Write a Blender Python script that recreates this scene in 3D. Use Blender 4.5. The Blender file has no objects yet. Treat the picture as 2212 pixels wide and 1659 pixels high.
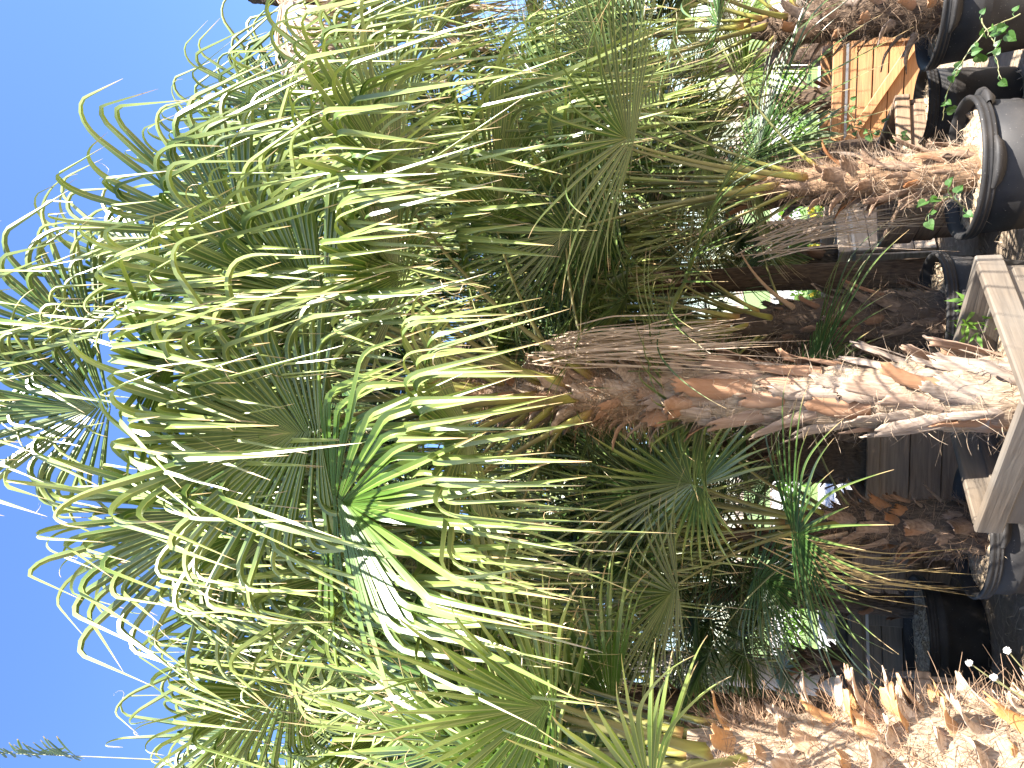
import bpy, math, random
import numpy as np
from mathutils import Vector, Matrix

scene = bpy.context.scene
R_ = math.radians
rng = np.random.default_rng(11)
random.seed(5)

# ------------------------------------------------------------------ camera
EYE = np.array([0.0, 0.0, 1.6])
PITCH = R_(16.0)
FPX = 1661.0                      # focal length for a 2212 px long side
F = np.array([0, math.cos(PITCH), math.sin(PITCH)])
U = np.array([0, -math.sin(PITCH), math.cos(PITCH)])
RT = np.array([1.0, 0, 0])
cd = bpy.data.cameras.new("camera")
cam = bpy.data.objects.new("camera", cd)
scene.collection.objects.link(cam)
cd.sensor_fit = 'HORIZONTAL'
cd.angle = 2 * math.atan(1106.0 / FPX)
cd.clip_start = 0.05
cd.clip_end = 2000
# the photographer held the phone on its side: the top of the place is at the picture's left
M = Matrix(((-U[0], RT[0], -F[0], EYE[0]), (-U[1], RT[1], -F[1], EYE[1]),
            (-U[2], RT[2], -F[2], EYE[2]), (0, 0, 0, 1)))
cam.matrix_world = M
scene.camera = cam

# ------------------------------------------------------------------ light
SUN_EL, SUN_AZ = 46.0, 141.0      # azimuth clockwise from +Y
w = bpy.data.worlds.new("World")
scene.world = w
w.use_nodes = True
nt = w.node_tree
sky = nt.nodes.new("ShaderNodeTexSky")
sky.sky_type = 'NISHITA'
sky.sun_disc = False
sky.sun_elevation = R_(SUN_EL)
sky.sun_rotation = R_(SUN_AZ)
sky.altitude = 0
sky.air_density = 1.0
sky.dust_density = 0.6
sky.ozone_density = 3.0
bg = nt.nodes["Background"]
bg.inputs[1].default_value = 0.088
hs = nt.nodes.new("ShaderNodeHueSaturation")
hs.inputs["Saturation"].default_value = 1.15
hs.inputs["Hue"].default_value = 0.510
nt.links.new(sky.outputs[0], hs.inputs["Color"])
nt.links.new(hs.outputs[0], bg.inputs[0])
sl = bpy.data.lights.new("sun", 'SUN')
sl.energy = 5.0
sl.angle = R_(0.5)
sl.color = (1.0, 0.95, 0.87)
so = bpy.data.objects.new("sun", sl)
scene.collection.objects.link(so)
sd = Vector((math.sin(R_(SUN_AZ)) * math.cos(R_(SUN_EL)), math.cos(R_(SUN_AZ)) * math.cos(R_(SUN_EL)), math.sin(R_(SUN_EL))))
so.rotation_euler = sd.to_track_quat('Z', 'Y').to_euler()
so.location = (4, -4, 12)
scene.view_settings.view_transform = 'Standard'
scene.view_settings.look = 'None'
scene.view_settings.exposure = 2.4
scene.view_settings.gamma = 1.0
scene.cycles.max_bounces = 6
scene.cycles.transparent_max_bounces = 6


def P(v, y, Y):
    """point seen at photo position (v right, y down on a 2212 x 1659 picture) at ground distance Y"""
    d = F + RT * (829.5 - y) / FPX + U * (1106.0 - v) / FPX
    return EYE + d * (Y / d[1])


# ------------------------------------------------------------------ helpers
def nrm(a):
    a = np.asarray(a, float)
    return a / np.maximum(np.linalg.norm(a, axis=-1, keepdims=True), 1e-9)


def tag(o, label=None, cat=None, group=None, kind=None):
    if label: o["label"] = label
    if cat: o["category"] = cat
    if group: o["group"] = group
    if kind: o["kind"] = kind
    return o


def empty(name, loc, label, cat, group=None):
    o = bpy.data.objects.new(name, None)
    o.empty_display_size = 0.1
    scene.collection.objects.link(o)
    o.location = [float(c) for c in loc]
    return tag(o, label, cat, group)


class MB:
    def __init__(s):
        s.v, s.f, s.c, s.n = [], [], [], 0

    def add(s, v, f, c=None):
        v = np.asarray(v, float).reshape(-1, 3)
        f = np.asarray(f, int)
        if c is None: c = np.full((len(v), 4), 0.5)
        s.v.append(v); s.c.append(np.asarray(c, float).reshape(-1, 4)); s.f.append(f + s.n)
        s.n += len(v)

    def mesh(s, name, mat, smooth=False, off=(0, 0, 0)):
        v = np.concatenate(s.v) - np.asarray(off, float)
        m = bpy.data.meshes.new(name)
        tot = sum(len(f) for f in s.f)
        loops = np.concatenate([f.ravel() for f in s.f])
        tots = np.concatenate([np.full(len(f), f.shape[1]) for f in s.f])
        m.vertices.add(len(v)); m.loops.add(len(loops)); m.polygons.add(tot)
        m.vertices.foreach_set("co", v.ravel())
        m.polygons.foreach_set("loop_start", np.concatenate([[0], np.cumsum(tots)[:-1]]).astype(np.int32))
        m.loops.foreach_set("vertex_index", loops.astype(np.int32))
        m.update(calc_edges=True)
        a = m.color_attributes.new("Col", 'FLOAT_COLOR', 'POINT')
        a.data.foreach_set("color", np.concatenate(s.c).ravel())
        m.polygons.foreach_set("use_smooth", np.full(tot, bool(smooth)))
        m.materials.append(mat)
        m.validate()
        return m

    def build(s, name, mat, parent=None, smooth=False, off=(0, 0, 0)):
        o = bpy.data.objects.new(name, s.mesh(name, mat, smooth, off))
        scene.collection.objects.link(o)
        if parent: o.parent = parent
        return o

    def box(s, c, size, rz=0.0, ax=None, col=(.5, .5, .5, .5), bev=0.004):
        """bevelled box: centre, size; ax = 3x3 rows of local axes or rotation rz about Z"""
        hx, hy, hz = [q / 2 for q in size]
        b = min(bev, hx * .4, hy * .4, hz * .4)
        if ax is None:
            ca, sa = math.cos(rz), math.sin(rz)
            ax = np.array([[ca, sa, 0], [-sa, ca, 0], [0, 0, 1]])
        pts = []
        for sx in (-1, 1):
            for sy in (-1, 1):
                for sz in (-1, 1):
                    pts += [(sx * (hx - b), sy * (hy - b), sz * hz), (sx * (hx - b), sy * hy, sz * (hz - b)), (sx * hx, sy * (hy - b), sz * (hz - b))]
        pts = np.array(pts) @ np.asarray(ax) + np.asarray(c)
        def I(x, y, z, k): return ((x > 0) * 4 + (y > 0) * 2 + (z > 0)) * 3 + k
        q, t = [], []
        for z in (-1, 1): q.append([I(-1, -1, z, 0), I(1, -1, z, 0), I(1, 1, z, 0), I(-1, 1, z, 0)][::z])
        for y in (-1, 1): q.append([I(-1, y, -1, 1), I(1, y, -1, 1), I(1, y, 1, 1), I(-1, y, 1, 1)][::-y])
        for x in (-1, 1): q.append([I(x, -1, -1, 2), I(x, 1, -1, 2), I(x, 1, 1, 2), I(x, -1, 1, 2)][::x])
        for y in (-1, 1):
            for z in (-1, 1): q.append([I(-1, y, z, 0), I(1, y, z, 0), I(1, y, z, 1), I(-1, y, z, 1)][::(y * z)])
        for x in (-1, 1):
            for z in (-1, 1): q.append([I(x, -1, z, 0), I(x, 1, z, 0), I(x, 1, z, 2), I(x, -1, z, 2)][::(-x * z)])
        for x in (-1, 1):
            for y in (-1, 1): q.append([I(x, y, -1, 1), I(x, y, 1, 1), I(x, y, 1, 2), I(x, y, -1, 2)][::(x * y)])
        for x in (-1, 1):
            for y in (-1, 1):
                for z in (-1, 1): t.append([I(x, y, z, 0), I(x, y, z, 1), I(x, y, z, 2)][::(-x * y * z)])
        cc = np.tile(np.array(col, float), (24, 1))
        s.add(pts, q, cc); s.f.append(np.array(t) + s.n - 24)
        return s

    def tube(s, pts, rad, n=6, flat=1.0, nrm_dir=None, col=None, caps=True):
        """swept tube; flat squeezes it along nrm_dir"""
        pts = np.asarray(pts, float); k = len(pts)
        rad = np.broadcast_to(np.asarray(rad, float), (k,))
        tg = nrm(np.gradient(pts, axis=0))
        ref = np.asarray(nrm_dir if nrm_dir is not None else (0.13, 0.31, 0.94), float)
        V = []
        for i in range(k):
            a = ref - tg[i] * ref.dot(tg[i])
            if np.linalg.norm(a) < 1e-3: a = np.cross(tg[i], (1, 0.2, 0))
            a = nrm(a); ref = a; b = np.cross(tg[i], a)
            for j in range(n):
                t = 2 * math.pi * j / n
                V.append(pts[i] + a * math.sin(t) * rad[i] * flat + b * math.cos(t) * rad[i])
        q = [[i * n + j, i * n + (j + 1) % n, (i + 1) * n + (j + 1) % n, (i + 1) * n + j] for i in range(k - 1) for j in range(n)]
        c = np.repeat(np.linspace(0, 1, k), n)
        cc = np.stack([c, np.full(k * n, .5 if col is None else col), np.full(k * n, .5), np.full(k * n, .5)], 1)
        s.add(V, q, cc)
        if caps:
            base = s.n - k * n
            s.f.append(np.array([[base + j for j in range(n)][::-1], [base + (k - 1) * n + j for j in range(n)]]))
        return s

    def lathe(s, prof, n=48, c=(0, 0, 0), wob=0.0, seed=0):
        prof = np.asarray(prof, float); k = len(prof)
        r0 = np.random.default_rng(seed)
        ph = r0.uniform(0, 6.28, 3)
        t = np.arange(n) * 2 * math.pi / n
        V = []
        for (r, z) in prof:
            rr = r * (1 + wob * (np.sin(2 * t + ph[0]) + .5 * np.sin(3 * t + ph[1])))
            V.append(np.stack([c[0] + rr * np.cos(t), c[1] + rr * np.sin(t), np.full(n, c[2] + z) + wob * .3 * np.sin(2 * t + ph[2])], 1))
        V = np.concatenate(V)
        q = [[i * n + j, i * n + (j + 1) % n, (i + 1) * n + (j + 1) % n, (i + 1) * n + j] for i in range(k - 1) for j in range(n)]
        s.add(V, q)
        return s


# ------------------------------------------------------------------ materials
class NT:
    def __init__(s, name):
        s.m = bpy.data.materials.new(name); s.m.use_nodes = True
        s.t = s.m.node_tree; s.b = s.t.nodes["Principled BSDF"]; s.o = s.t.nodes["Material Output"]

    def n(s, typ, **kw):
        x = s.t.nodes.new(typ)
        for k, v in kw.items():
            if k.startswith("i_"):
                key = k[2:]
                x.inputs[int(key) if key.isdigit() else key].default_value = v
            else: setattr(x, k, v)
        return x

    def l(s, a, b): s.t.links.new(a, b)

    def ramp(s, fac, stops):
        x = s.n("ShaderNodeValToRGB")
        el = x.color_ramp.elements
        while len(el) < len(stops): el.new(0.5)
        for e, (p, c) in zip(el, stops):
            e.position = p; e.color = (*c, 1) if len(c) == 3 else c
        s.l(fac, x.inputs[0]); return x.outputs[0]

    def mix(s, fac, a, b, mode='MIX'):
        x = s.n("ShaderNodeMix", data_type='RGBA', blend_type=mode)
        for v, i in ((fac, 0), (a, 6), (b, 7)):
            if hasattr(v, "links"): s.l(v, x.inputs[i])
            else: x.inputs[i].default_value = v if i == 0 else ((*v, 1) if len(v) == 3 else v)
        return x.outputs[2]

    def math(s, op, a, b=0.0):
        x = s.n("ShaderNodeMath", operation=op)
        for v, i in ((a, 0), (b, 1)):
            if hasattr(v, "links"): s.l(v, x.inputs[i])
            else: x.inputs[i].default_value = v
        return x.outputs[0]

    def noise(s, scale, sc=(1, 1, 1), det=4.0, coord="Object", rough=.55):
        tc = s.n("ShaderNodeTexCoord"); mp = s.n("ShaderNodeMapping")
        mp.inputs["Scale"].default_value = sc
        s.l(tc.outputs[coord], mp.inputs[0])
        x = s.n("ShaderNodeTexNoise"); x.inputs["Scale"].default_value = scale
        x.inputs["Detail"].default_value = det; x.inputs["Roughness"].default_value = rough
        s.l(mp.outputs[0], x.inputs["Vector"])
        return x.outputs["Fac"]

    def bump(s, h, strength=.4, dist=.01):
        x = s.n("ShaderNodeBump"); x.inputs["Strength"].default_value = strength
        x.inputs["Distance"].default_value = dist
        s.l(h, x.inputs["Height"]); s.l(x.outputs[0], s.b.inputs["Normal"])


def leaf_mat(name, dark, light, old, tip=(.42, .30, .16), trans=.35, rough=.42, rib=(.30, .33, .10), end_glare=0.0):
    k = NT(name)
    at = k.n("ShaderNodeAttribute", attribute_name="Col")
    sp = k.n("ShaderNodeSeparateColor"); k.l(at.outputs["Color"], sp.inputs[0])
    along, seg, age = sp.outputs
    mid = at.outputs["Alpha"]
    nz = k.noise(6, det=3)
    f1 = k.math('ADD', k.math('MULTIPLY', seg, .6), k.math('MULTIPLY', nz, .4))
    c = k.mix(f1, dark, light)
    c = k.mix(k.math('MULTIPLY', age, k.ramp(along, [(0.2, (.35,) * 3), (1, (1,) * 3)])), c, old)
    if end_glare:      # bright sunlight on the hanging segment ends, painted into the leaf colour
        c = k.mix(k.math('MULTIPLY', k.ramp(along, [(.42, (0,) * 3), (.72, (1,) * 3)]), end_glare), c, (.36, .42, .135))
    c = k.mix(k.ramp(mid, [(.82, (0,) * 3), (.97, (.75,) * 3)]), c, rib)
    thr = k.math('ADD', along, k.math('MULTIPLY', seg, .10))
    c = k.mix(k.ramp(thr, [(.93, (0,) * 3), (1.03, (.9,) * 3)]), c, tip)
    k.l(c, k.b.inputs["Base Color"])
    k.b.inputs["Roughness"].default_value = rough
    k.b.inputs["Specular IOR Level"].default_value = .65
    tr = k.n("ShaderNodeBsdfTranslucent")
    tc = k.mix(1.0, c, (1.25, 1.3, .5), 'MULTIPLY')
    k.l(tc, tr.inputs[0])
    ms = k.n("ShaderNodeMixShader"); ms.inputs[0].default_value = trans
    k.l(k.b.outputs[0], ms.inputs[1]); k.l(tr.outputs[0], ms.inputs[2])
    k.l(ms.outputs[0], k.o.inputs[0])
    return k.m


def fibre_mat(name, a, b, c3, sc=(6, 6, 1.2), scale=14, rough=.85, bump=.6, third=.62):
    k = NT(name)
    oi = k.n("ShaderNodeObjectInfo")
    n1 = k.noise(scale, sc, 6); n2 = k.noise(3.5, det=4)
    c = k.mix(k.ramp(n1, [(.3, (0,) * 3), (.7, (1,) * 3)]), a, b)
    rnd = k.math('ADD', k.math('MULTIPLY', oi.outputs["Random"], .75), k.math('MULTIPLY', n2, .5))
    c = k.mix(k.ramp(rnd, [(third, (0,) * 3), (third + .38, (1,) * 3)]), c, c3)
    k.l(c, k.b.inputs["Base Color"])
    k.b.inputs["Roughness"].default_value = rough
    k.b.inputs["Specular IOR Level"].default_value = .2
    k.bump(n1, bump, .012)
    return k.m


def wood_mat(name, a, b, grey, greyamt):
    k = NT(name)
    at = k.n("ShaderNodeAttribute", attribute_name="Col")
    sp = k.n("ShaderNodeSeparateColor"); k.l(at.outputs["Color"], sp.inputs[0])
    tc = k.n("ShaderNodeTexCoord")
    # grain runs along each plank: horizontal stretching through object space, offset by the plank's own number
    ad = k.n("ShaderNodeVectorMath", operation='ADD'); k.l(tc.outputs["Object"], ad.inputs[0])
    cb = k.n("ShaderNodeCombineXYZ"); k.l(k.math('MULTIPLY', sp.outputs[1], 37.0), cb.inputs[0]); k.l(k.math('MULTIPLY', sp.outputs[1], 11.0), cb.inputs[2])
    k.l(cb.outputs[0], ad.inputs[1])
    mp = k.n("ShaderNodeMapping"); mp.inputs["Scale"].default_value = (1.6, 1.6, 26); k.l(ad.outputs[0], mp.inputs[0])
    n1 = k.n("ShaderNodeTexNoise"); n1.inputs["Scale"].default_value = 2.2; n1.inputs["Detail"].default_value = 7; n1.inputs["Distortion"].default_value = .6
    k.l(mp.outputs[0], n1.inputs["Vector"])
    n2 = k.n("ShaderNodeTexNoise"); n2.inputs["Scale"].default_value = 3.0; n2.inputs["Detail"].default_value = 5; k.l(ad.outputs[0], n2.inputs["Vector"])
    c = k.mix(k.ramp(n1.outputs["Fac"], [(.3, (0,) * 3), (.7, (1,) * 3)]), a, b)
    c = k.mix(k.math('MULTIPLY', k.ramp(n2.outputs["Fac"], [(.35, (0,) * 3), (.65, (1,) * 3)]), greyamt), c, grey)
    c = k.mix(k.math('MULTIPLY', sp.outputs[1], .45), c, k.mix(1.0, c, (.55, .5, .45), 'MULTIPLY'))
    k.l(c, k.b.inputs["Base Color"]); k.b.inputs["Roughness"].default_value = .75
    k.bump(n1.outputs["Fac"], .35, .006)
    return k.m


M_LEAF = leaf_mat("fan_leaf", (.014, .044, .008), (.055, .115, .020), (.20, .24, .05), trans=.05, rough=.34, end_glare=.6)
M_LEAF_PALE = leaf_mat("pale_fan_leaf", (.030, .074, .010), (.105, .165, .030), (.27, .29, .06), trans=.08, rough=.34, end_glare=.6)
M_LEAF_GREEN = leaf_mat("fresh_fan_leaf", (.022, .070, .008), (.080, .160, .018), (.26, .28, .05), trans=.14, rough=.34, end_glare=.4)
M_LEAF_SHADE = leaf_mat("shaded_fan_leaf", (.010, .036, .008), (.040, .092, .020), (.12, .15, .04), trans=.04, rough=.34, end_glare=.12)  # darker copy of the fan leaf, shade under the crowns put into its colour
M_LEAF_BLUE = leaf_mat("blue_fan_leaf", (.12, .19, .15), (.22, .30, .23), (.25, .28, .18), rough=.6)
M_FEATHER = leaf_mat("feather_leaf", (.045, .080, .035), (.10, .145, .06), (.20, .21, .08))
M_DEAD = leaf_mat("dead_leaf", (.30, .215, .16), (.52, .41, .32), (.50, .38, .22), tip=(.35, .25, .16), trans=.15, rough=.7, rib=(.40, .30, .2))
M_DEADYEL = leaf_mat("dry_yellow_leaf", (.32, .22, .09), (.50, .36, .15), (.55, .4, .15), tip=(.35, .25, .16), trans=.15, rough=.7, rib=(.45, .32, .14))
M_VINE = leaf_mat("vine_leaf", (.03, .09, .02), (.07, .16, .035), (.2, .3, .05), tip=(.1, .2, .04), rib=(.16, .28, .09), trans=.4, rough=.45)
M_WEED = leaf_mat("weed_leaf", (.06, .15, .02), (.15, .27, .04), (.3, .3, .05), trans=.4)


def petiole_mat():
    k = NT("petiole")
    at = k.n("ShaderNodeAttribute", attribute_name="Col")
    sp = k.n("ShaderNodeSeparateColor"); k.l(at.outputs["Color"], sp.inputs[0])
    c = k.ramp(sp.outputs[0], [(0, (.40, .22, .09)), (.08, (.27, .28, .05)), (.30, (.075, .095, .028)), (1, (.105, .14, .038))])
    c = k.mix(k.math('MULTIPLY', k.noise(9, (1, 1, .2)), .5), c, (.22, .15, .07))
    k.l(c, k.b.inputs["Base Color"]); k.b.inputs["Roughness"].default_value = .4
    return k.m


M_PET = petiole_mat()
k_ = NT("dead_petiole")
k_.l(k_.mix(k_.noise(12, (1, 1, .2)), (.20, .12, .07), (.42, .29, .18)), k_.b.inputs["Base Color"]); k_.b.inputs["Roughness"].default_value = .8
M_DPET = k_.m
M_BARK = fibre_mat("trunk_fibre", (.10, .055, .030), (.30, .19, .11), (.24, .15, .09))
M_BARK_PALE = fibre_mat("pale_trunk_fibre", (.15, .105, .072), (.37, .285, .20), (.25, .165, .10), scale=22)
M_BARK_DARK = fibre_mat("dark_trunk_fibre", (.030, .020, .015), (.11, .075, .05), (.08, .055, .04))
M_BOOT = fibre_mat("leaf_base", (.155, .115, .088), (.38, .305, .245), (.27, .14, .075), sc=(9, 9, .7), scale=9, bump=.35)
M_BOOT_OR = fibre_mat("orange_leaf_base", (.30, .21, .145), (.54, .43, .33), (.44, .22, .075), sc=(9, 9, .7), scale=9, bump=.35, third=.66)
M_BOOT_RED = fibre_mat("reddish_leaf_base", (.11, .068, .046), (.28, .19, .13), (.27, .115, .045), sc=(9, 9, .7), scale=9, bump=.35, third=.68)
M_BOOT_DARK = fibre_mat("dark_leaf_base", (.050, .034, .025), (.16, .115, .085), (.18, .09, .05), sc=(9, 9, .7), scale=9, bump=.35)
M_BOOT_GREY = fibre_mat("grey_leaf_base", (.11, .085, .07), (.30, .235, .19), (.28, .15, .08), sc=(9, 9, .7), scale=9, bump=.35)
M_HAIR = fibre_mat("fibre_hair", (.17, .12, .082), (.40, .31, .225), (.24, .14, .08), sc=(1, 1, 1), scale=30, bump=0)
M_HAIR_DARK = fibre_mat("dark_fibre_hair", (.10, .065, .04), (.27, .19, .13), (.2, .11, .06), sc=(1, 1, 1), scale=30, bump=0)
k_ = NT("smooth_grey_trunk")
k_.l(k_.mix(k_.noise(5, (1, 1, 4), 6), (.40, .34, .30), (.60, .53, .48)), k_.b.inputs["Base Color"]); k_.b.inputs["Roughness"].default_value = .8
k_.bump(k_.noise(8, (1, 1, 5)), .3, .01)
M_SMOOTH = k_.m
M_WOOD = wood_mat("weathered_wood", (.062, .046, .032), (.165, .126, .088), (.14, .125, .105), .75)
M_WOOD_OR = wood_mat("fresh_orange_wood", (.30, .135, .05), (.48, .25, .10), (.32, .19, .11), .4)
M_WOOD_GREY = wood_mat("sun_toned_grey_wood", (.28, .20, .14), (.50, .39, .29), (.40, .35, .30), .6)  # weathered wood made lighter, dappled sun painted into its tone
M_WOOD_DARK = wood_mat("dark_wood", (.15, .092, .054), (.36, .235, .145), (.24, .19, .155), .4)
M_WOOD_PALE = wood_mat("pale_wood", (.46, .34, .20), (.64, .50, .32), (.50, .45, .36), .4)


def pot_mat():
    k = NT("black_pot_plastic")
    n1 = k.noise(9, det=6); n2 = k.noise(160, det=2); n3 = k.noise(2.5, (1, 1, .5), 5)
    c = k.mix(k.ramp(n1, [(.35, (0,) * 3), (.75, (1,) * 3)]), (.012, .011, .011), (.030, .028, .027))
    c = k.mix(k.math('MULTIPLY', k.ramp(n3, [(.5, (0,) * 3), (.72, (1,) * 3)]), .35), c, (.085, .068, .055))
    c = k.mix(k.ramp(n2, [(.70, (0,) * 3), (.76, (.7,) * 3)]), c, (.30, .27, .24))
    k.l(c, k.b.inputs["Base Color"])
    k.l(k.ramp(n1, [(.2, (.55,) * 3), (.8, (.75,) * 3)]), k.b.inputs["Roughness"])
    k.b.inputs["Specular IOR Level"].default_value = .35
    k.bump(n1, .15, .006)
    return k.m


M_POT = pot_mat()
k_ = NT("potting_soil")
_c = k_.mix(k_.ramp(k_.noise(40, det=8), [(.35, (0,) * 3), (.65, (1,) * 3)]), (.20, .14, .09), (.52, .41, .27))
k_.l(_c, k_.b.inputs["Base Color"]); k_.b.inputs["Roughness"].default_value = .95; k_.bump(k_.noise(60, det=6), .9, .02)
M_SOIL = k_.m
k_ = NT("steel_strap"); k_.b.inputs["Base Color"].default_value = (.30, .30, .31, 1); k_.b.inputs["Metallic"].default_value = .8; k_.b.inputs["Roughness"].default_value = .45
M_STEEL = k_.m
k_ = NT("ground_dirt")
_n = k_.noise(.9, det=8); _n2 = k_.noise(14, det=8)
_c = k_.mix(k_.ramp(_n, [(.35, (0,) * 3), (.65, (1,) * 3)]), (.21, .155, .105), (.36, .285, .205))
_c = k_.mix(k_.math('MULTIPLY', k_.ramp(_n2, [(.4, (0,) * 3), (.7, (1,) * 3)]), .6), _c, (.13, .095, .065))
k_.l(_c, k_.b.inputs["Base Color"]); k_.b.inputs["Roughness"].default_value = .95; k_.bump(_n2, .8, .03)
M_GROUND = k_.m
def flat(name, a, b, sc=6, rough=.9):
    k = NT(name)
    k.l(k.mix(k.ramp(k.noise(sc, det=8), [(.35, (0,) * 3), (.65, (1,) * 3)]), a, b), k.b.inputs["Base Color"]); k.b.inputs["Roughness"].default_value = rough
    return k.m
M_ROAD = flat("pale_concrete", (.30, .285, .26), (.42, .40, .365), 3)
M_GRAVEL = flat("gravel", (.24, .23, .23), (.44, .42, .40), 18)
M_GRASSBASE = flat("grass_base", (.08, .13, .03), (.15, .21, .055), 9)
M_CORD = flat("vine_stem", (.12, .13, .05), (.22, .20, .09), 9, .6)
M_FLUFF = flat("seed_fluff", (.80, .78, .74), (.88, .86, .82), 30)
M_YELLOW = flat("yellow_petals", (.60, .45, .03), (.75, .58, .06), 12)


# ------------------------------------------------------------------ palm pieces
def fan_blade(mb, H, D, N, R=1.3, nseg=44, spread=98, fuse=.40, seed=0, steps=28, sag=13.0, wmax=.040, age=.2, costa=.12,
              droop0=.42, dspan=.10, lift=.10, stiff=1.0, jit=1.0, threads=0, slant=1.0, scatter=0.0):
    """one palmate blade: folded segments joined to `fuse`, their free ends bending over and hanging down"""
    r = np.random.default_rng(seed)
    D = nrm(D); N = np.asarray(N, float); N = nrm(N - D * N.dot(D)); B = np.cross(N, D)
    th = np.radians(np.linspace(-spread, spread, nseg)) + r.normal(0, .022 * jit, nseg)
    dth = np.radians(2 * spread / (nseg - 1))
    d = np.cos(th)[:, None] * D + np.sin(th)[:, None] * B + lift * N
    d = nrm(d)
    pos = H + D * (costa * R * np.clip(np.cos(th), 0, 1) * .9)[:, None] * (1.0)
    if scatter: pos = pos + r.normal(0, scatter, (nseg, 3)) * (1, 1, 2)
    L = R * (1 - .30 * (np.abs(th) / np.radians(spread)) ** 2) * r.uniform(.72, 1.10, nseg)
    nl = nrm(N - d * (d @ N)[:, None])
    s0 = r.normal(droop0, .12 * jit, nseg).clip(.2, .9)
    kk = sag * r.uniform(.6, 1.5, nseg) / stiff
    tw = r.normal(0, .38, nseg) * jit
    lat = r.normal(0, .25 * jit, nseg)
    rad0 = nrm(d * (1, 1, 0) + 1e-4)
    grav = nrm(np.array([0, 0, -1.0]) + rad0 * r.uniform(-.05, .40, (nseg, 1)) * slant + r.normal(0, .085 * jit, (nseg, 3)) + r.normal(0, .08, 3) * (1, 1, 0))
    wd = wmax * r.uniform(.85, 1.15, nseg)
    rows = []
    # uneven sampling: dense where the bend is
    tt = np.linspace(0, 1, steps + 1)
    for i, t in enumerate(tt):
        s = t * L
        w_f = np.minimum(s * 2 * math.tan(dth / 2) * 1.02 + .004, wd)
        tfree = np.clip((t - fuse) / (1 - fuse), 0, 1)
        wid = w_f * np.where(t < fuse, 1, (1 - tfree ** 1.6)) + .0012
        side = np.cross(nl, d)
        tang = tw * tfree
        side = side * np.cos(tang)[:, None] + nl * np.sin(tang)[:, None]
        up = np.cross(d, side)
        fold = .30 + .12 * tfree
        mid = pos - up * (wid * fold)[:, None]
        shr = (1 - .18 * tfree)[..., None] if np.ndim(tfree) else (1 - .18 * tfree)
        e1 = pos - side * (wid / 2)[:, None] * shr
        e2 = pos + side * (wid / 2)[:, None] * shr
        rows.append(np.stack([e1, mid, mid, e2], 1))
        if i == steps: break
        ds = L / steps
        pos = pos + d * ds[:, None]
        on = 1 / (1 + np.exp(-(t - s0) / (dspan * .35)))
        k = kk * on * np.where(t > s0 + dspan * 2.2, .45, 1.0) + .25 / stiff
        cg = np.sum(d * grav, 1)
        gp = nrm(grav - d * cg[:, None])
        ang = np.arccos(np.clip(cg, -1, 1))
        a = np.minimum(ang, np.where(on > .5, k * ds, .25 / stiff * ds * np.sin(ang)))
        d2 = nrm(d * np.cos(a)[:, None] + gp * np.sin(a)[:, None] + side * (lat * ds * on * .25)[:, None])
        nl = nl - d2 * np.sum(nl * d2, 1)[:, None]
        nl = nrm(nl); d = d2
    V = np.stack(rows, 1)                                   # nseg, steps+1, 3, 3
    n1 = steps + 1
    idx = np.arange(nseg * n1 * 4).reshape(nseg, n1, 4)
    q = np.concatenate([np.stack([idx[:, :-1, j], idx[:, :-1, j + 1], idx[:, 1:, j + 1], idx[:, 1:, j]], -1).reshape(-1, 4) for j in (0, 2)])
    C = np.zeros((nseg, n1, 4, 4))
    C[..., 0] = tt[None, :, None]
    C[..., 1] = r.uniform(0, 1, nseg)[:, None, None]
    C[..., 2] = np.clip(.5 * age * r.uniform(.3, 1.7, nseg), 0, 1)[:, None, None]
    C[:, :, 1:3, 3] = 1.0
    mb.add(V.reshape(-1, 3), q, C.reshape(-1, 4))
    # loose marginal threads
    for _ in range(threads):
        i = r.integers(1, nseg - 1); j = r.integers(int(n1 * .45), n1 - 1)
        p = V[i, j, 0]
        a = nrm(r.normal(0, 1, 3) + (0, 0, -.6)); b = nrm(np.cross(a, r.normal(0, 1, 3)))
        ln = r.uniform(.05, .16); m = 7
        ts = np.linspace(0, 1, m); cu = r.uniform(2, 6)
        pts = p + np.outer(ts * ln * .6, a) + np.outer(np.sin(ts * cu) * ln * .25, b) + np.outer((1 - np.cos(ts * cu)) * ln * .2, np.cross(a, b))
        ribbon(mb, pts, .0022, (.97, .5, .5, 0))


def ribbon(mb, pts, wdt, col, up=(.3, -.9, .3)):
    pts = np.asarray(pts); n = len(pts)
    t = nrm(np.gradient(pts, axis=0)); s = nrm(np.cross(t, np.asarray(up)))
    wv = (np.linspace(1, .3, n) * wdt / 2)[:, None]
    V = np.stack([pts - s * wv, pts + s * wv], 1).reshape(-1, 3)
    i = np.arange(n - 1) * 2
    mb.add(V, np.stack([i, i + 1, i + 3, i + 2], 1), np.tile(np.array(col, float), (2 * n, 1)))


def bez(a, b, c, n=12):
    t = np.linspace(0, 1, n)[:, None]
    return (1 - t) ** 2 * a + 2 * t * (1 - t) * b + t * t * c


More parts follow.
